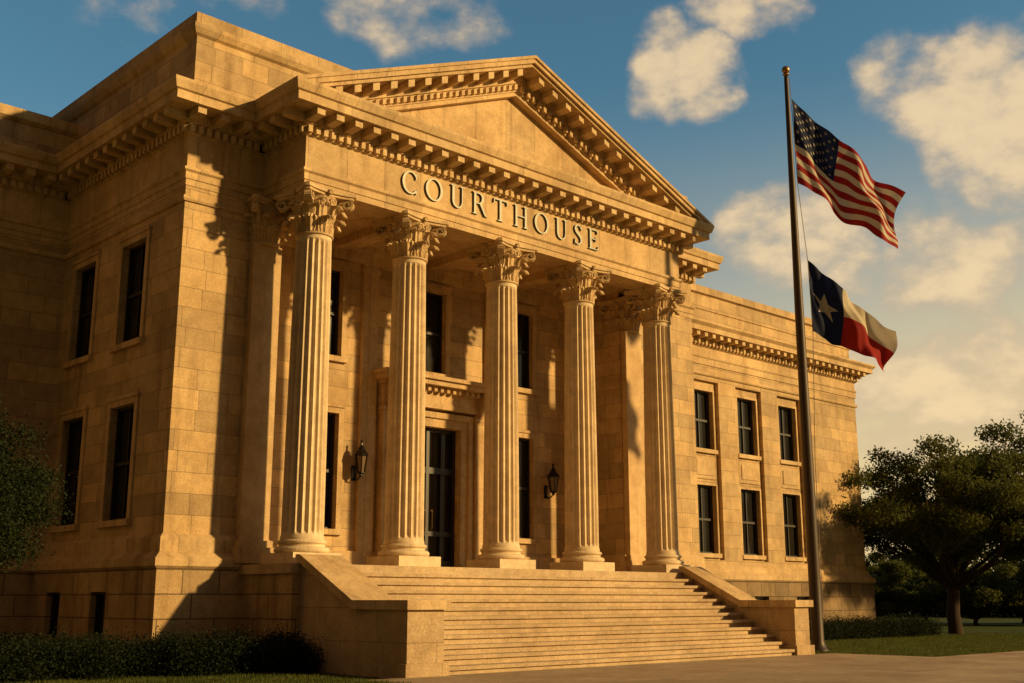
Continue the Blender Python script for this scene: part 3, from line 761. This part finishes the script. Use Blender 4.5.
def grass(x0,x1,y0,y1,n,seed):
    rng=np.random.default_rng(seed); P=np.stack([rng.uniform(x0,x1,n),rng.uniform(y0,y1,n),np.zeros(n)],1)
    a=rng.uniform(0,2*np.pi,n); w=.012; h=rng.uniform(.04,.10,n)
    dx=np.stack([np.cos(a)*w,np.sin(a)*w,np.zeros(n)],1); tip=np.stack([rng.normal(size=n)*.03,rng.normal(size=n)*.03,h],1)
    V=np.stack([P-dx,P+dx,P+tip],1).reshape(-1,3); F=np.arange(3*n).reshape(n,3); return V,F
Va,Fa=grass(4,14.4,15,25,70000,1); Vb,Fb=grass(31.9,56,16.2,26,90000,2)
obj('grass',leafmesh('grass',np.concatenate([Va,Vb]),np.concatenate([Fa,Fb+len(Va)]),leafmat('grass_blades',(.06,.085,.016),(.14,.15,.035))),kind='stuff',label='short grass blades of the lawn',cat='grass')

# ---------------------------------------------------------------- light & sky
AZ=147; EL=18
s=Vector((math.sin(rad(AZ))*math.cos(rad(EL)),math.cos(rad(AZ))*math.cos(rad(EL)),math.sin(rad(EL))))
ld=bpy.data.lights.new('sun','SUN'); ld.energy=5.0; ld.angle=rad(1.8); ld.color=(1,.665,.26)
lo=bpy.data.objects.new('sun',ld); COL.objects.link(lo); lo.rotation_euler=(-s).to_track_quat('-Z','Y').to_euler()
w=bpy.data.worlds.new('World'); scene.world=w; w.use_nodes=True; t=w.node_tree; N=t.nodes; L=t.links
bg=N['Background']
sky=N.new('ShaderNodeTexSky'); sky.sky_type='NISHITA'; sky.sun_disc=False; sky.sun_elevation=rad(EL); sky.sun_rotation=rad(AZ); sky.air_density=1.0; sky.dust_density=1.5; sky.ozone_density=1.5
tc=N.new('ShaderNodeTexCoord'); V=tc.outputs['Generated']
def vdot(vec,c):
    n=N.new('ShaderNodeVectorMath');n.operation='DOT_PRODUCT';L.new(vec,n.inputs[0]);n.inputs[1].default_value=c;return n.outputs['Value']
def mrange(v,a,b,c=0,d=1,smooth=True):
    n=N.new('ShaderNodeMapRange'); n.interpolation_type='SMOOTHSTEP' if smooth else 'LINEAR'
    L.new(v,n.inputs[0]); n.inputs[1].default_value=a;n.inputs[2].default_value=b;n.inputs[3].default_value=c;n.inputs[4].default_value=d; return n.outputs[0]
sepn=N.new('ShaderNodeSeparateXYZ'); L.new(V,sepn.inputs[0])
nz=N.new('ShaderNodeTexNoise'); nz.inputs['Scale'].default_value=12; nz.inputs['Detail'].default_value=5; L.new(V,nz.inputs['Vector'])
sub=N.new('ShaderNodeVectorMath');sub.operation='SUBTRACT';L.new(nz.outputs['Color'],sub.inputs[0]);sub.inputs[1].default_value=(.5,.5,.5)
scl=N.new('ShaderNodeVectorMath');scl.operation='MULTIPLY';L.new(sub.outputs[0],scl.inputs[0]);scl.inputs[1].default_value=(.09,.09,.06)
addv=N.new('ShaderNodeVectorMath');addv.operation='ADD';L.new(V,addv.inputs[0]);L.new(scl.outputs[0],addv.inputs[1])
nrm=N.new('ShaderNodeVectorMath');nrm.operation='NORMALIZE';L.new(addv.outputs[0],nrm.inputs[0])
WV=nrm.outputs[0]
blobs=[(51.8,26.6,1.5,.9),(53.0,25.5,1.8,1),(53.8,24.3,1.3,.8),(51.4,24.8,1.2,.7),(55.6,28.7,1.5,.9),(57,28.2,1.2,.7),(63.2,24.2,1.5,.7),(65.4,23.2,2.0,.9),(67.8,22.4,2.6,1),(70.5,21.5,3.2,1),(66.5,20.5,1.8,.8),(69,19.6,2.2,.8),(55.8,17.6,1.5,.8),(57.6,17.2,1.9,.95),(59.4,16.6,1.6,.8),(56.6,18.6,1.2,.7),(63.6,15.6,1.9,.8),(65.8,15.4,2.0,.9),(68.4,16,1.8,.75),(61.8,10.2,1.8,.9),(64.2,9.6,2.1,.95),(67.0,10.2,1.9,.85),(59.4,10.6,1.4,.7),(69,8.2,2.2,.8),(62.0,7.4,1.6,.6),(66,12.6,1.3,.6),(37.5,28.8,2.0,.55),(40.3,29.4,2.0,.6),(34.6,29.8,1.8,.5),(30,30.5,2.0,.45),(24,28.4,2.2,.4),(46,33,3,.5)]
m=None
for az,el,r,wt in blobs:
    c=(math.sin(rad(az))*math.cos(rad(el)),math.cos(rad(az))*math.cos(rad(el)),math.sin(rad(el)))
    v=mrange(vdot(WV,c),math.cos(rad(r*1.8)),math.cos(rad(r*.05)),0,wt)
    m=v if m is None else math_(t,'MAXIMUM',m,v)
fb=N.new('ShaderNodeTexNoise'); fb.inputs['Scale'].default_value=24; fb.inputs['Detail'].default_value=8; fb.inputs['Roughness'].default_value=.55
mp=N.new('ShaderNodeMapping'); mp.inputs['Scale'].default_value=(1,1,1.6); L.new(V,mp.inputs[0]); L.new(mp.outputs[0],fb.inputs['Vector'])
dens=math_(t,'ADD',m,math_(t,'MULTIPLY',math_(t,'SUBTRACT',fb.outputs[0],.52),1.7))
cl=mrange(dens,.12,.95)
cl=math_(t,'MULTIPLY',cl,mrange(m,.0,.4))
blue=mix(t,sky.outputs[0],(.92,1.48,1.42),1.0,'MULTIPLY')
blue=mix(t,blue,(0.5,.5,.5),mrange(sepn.outputs[2],.6,.95),'MULTIPLY')
F=Vector((math.sin(rad(43.6)),math.cos(rad(43.6)),0))
Rt=Vector((math.cos(rad(43.6)),-math.sin(rad(43.6)),0))
side=mrange(vdot(V,tuple(Rt)),-.40,.50)
lowf=mrange(sepn.outputs[2],.44,.06)
haze=math_(t,'MULTIPLY',math_(t,'ADD',math_(t,'MULTIPLY',side,.85),.15),lowf)
skyc=mix(t,blue,(11.8,8.6,4.1),math_(t,'MULTIPLY',haze,1.0))
back=mrange(vdot(V,tuple(-F)),-.15,.5)
skyc=mix(t,skyc,(1.7,.95,.42),math_(t,'MULTIPLY',back,.96))
leftd=mrange(vdot(V,tuple(-Rt)),.45,.85)
skyc=mix(t,skyc,(.7,.48,.32),math_(t,'MULTIPLY',leftd,.9))
shade=mrange(dens,.35,1.15)
ccol=mix(t,(7.4,5.7,4.0),(12.0,9.0,5.2),shade)
skyc=mix(t,skyc,ccol,math_(t,'MULTIPLY',cl,.85))
L.new(skyc,bg.inputs[0]); bg.inputs[1].default_value=.076

cam=bpy.data.cameras.new('camera'); cam.sensor_width=36; cam.lens=1150/1024*36; cam.clip_end=8000
co=bpy.data.objects.new('camera',cam); COL.objects.link(co); co.location=(0,0,1.6); co.rotation_euler=(rad(90+12.67),0,rad(-43.6)); scene.camera=co
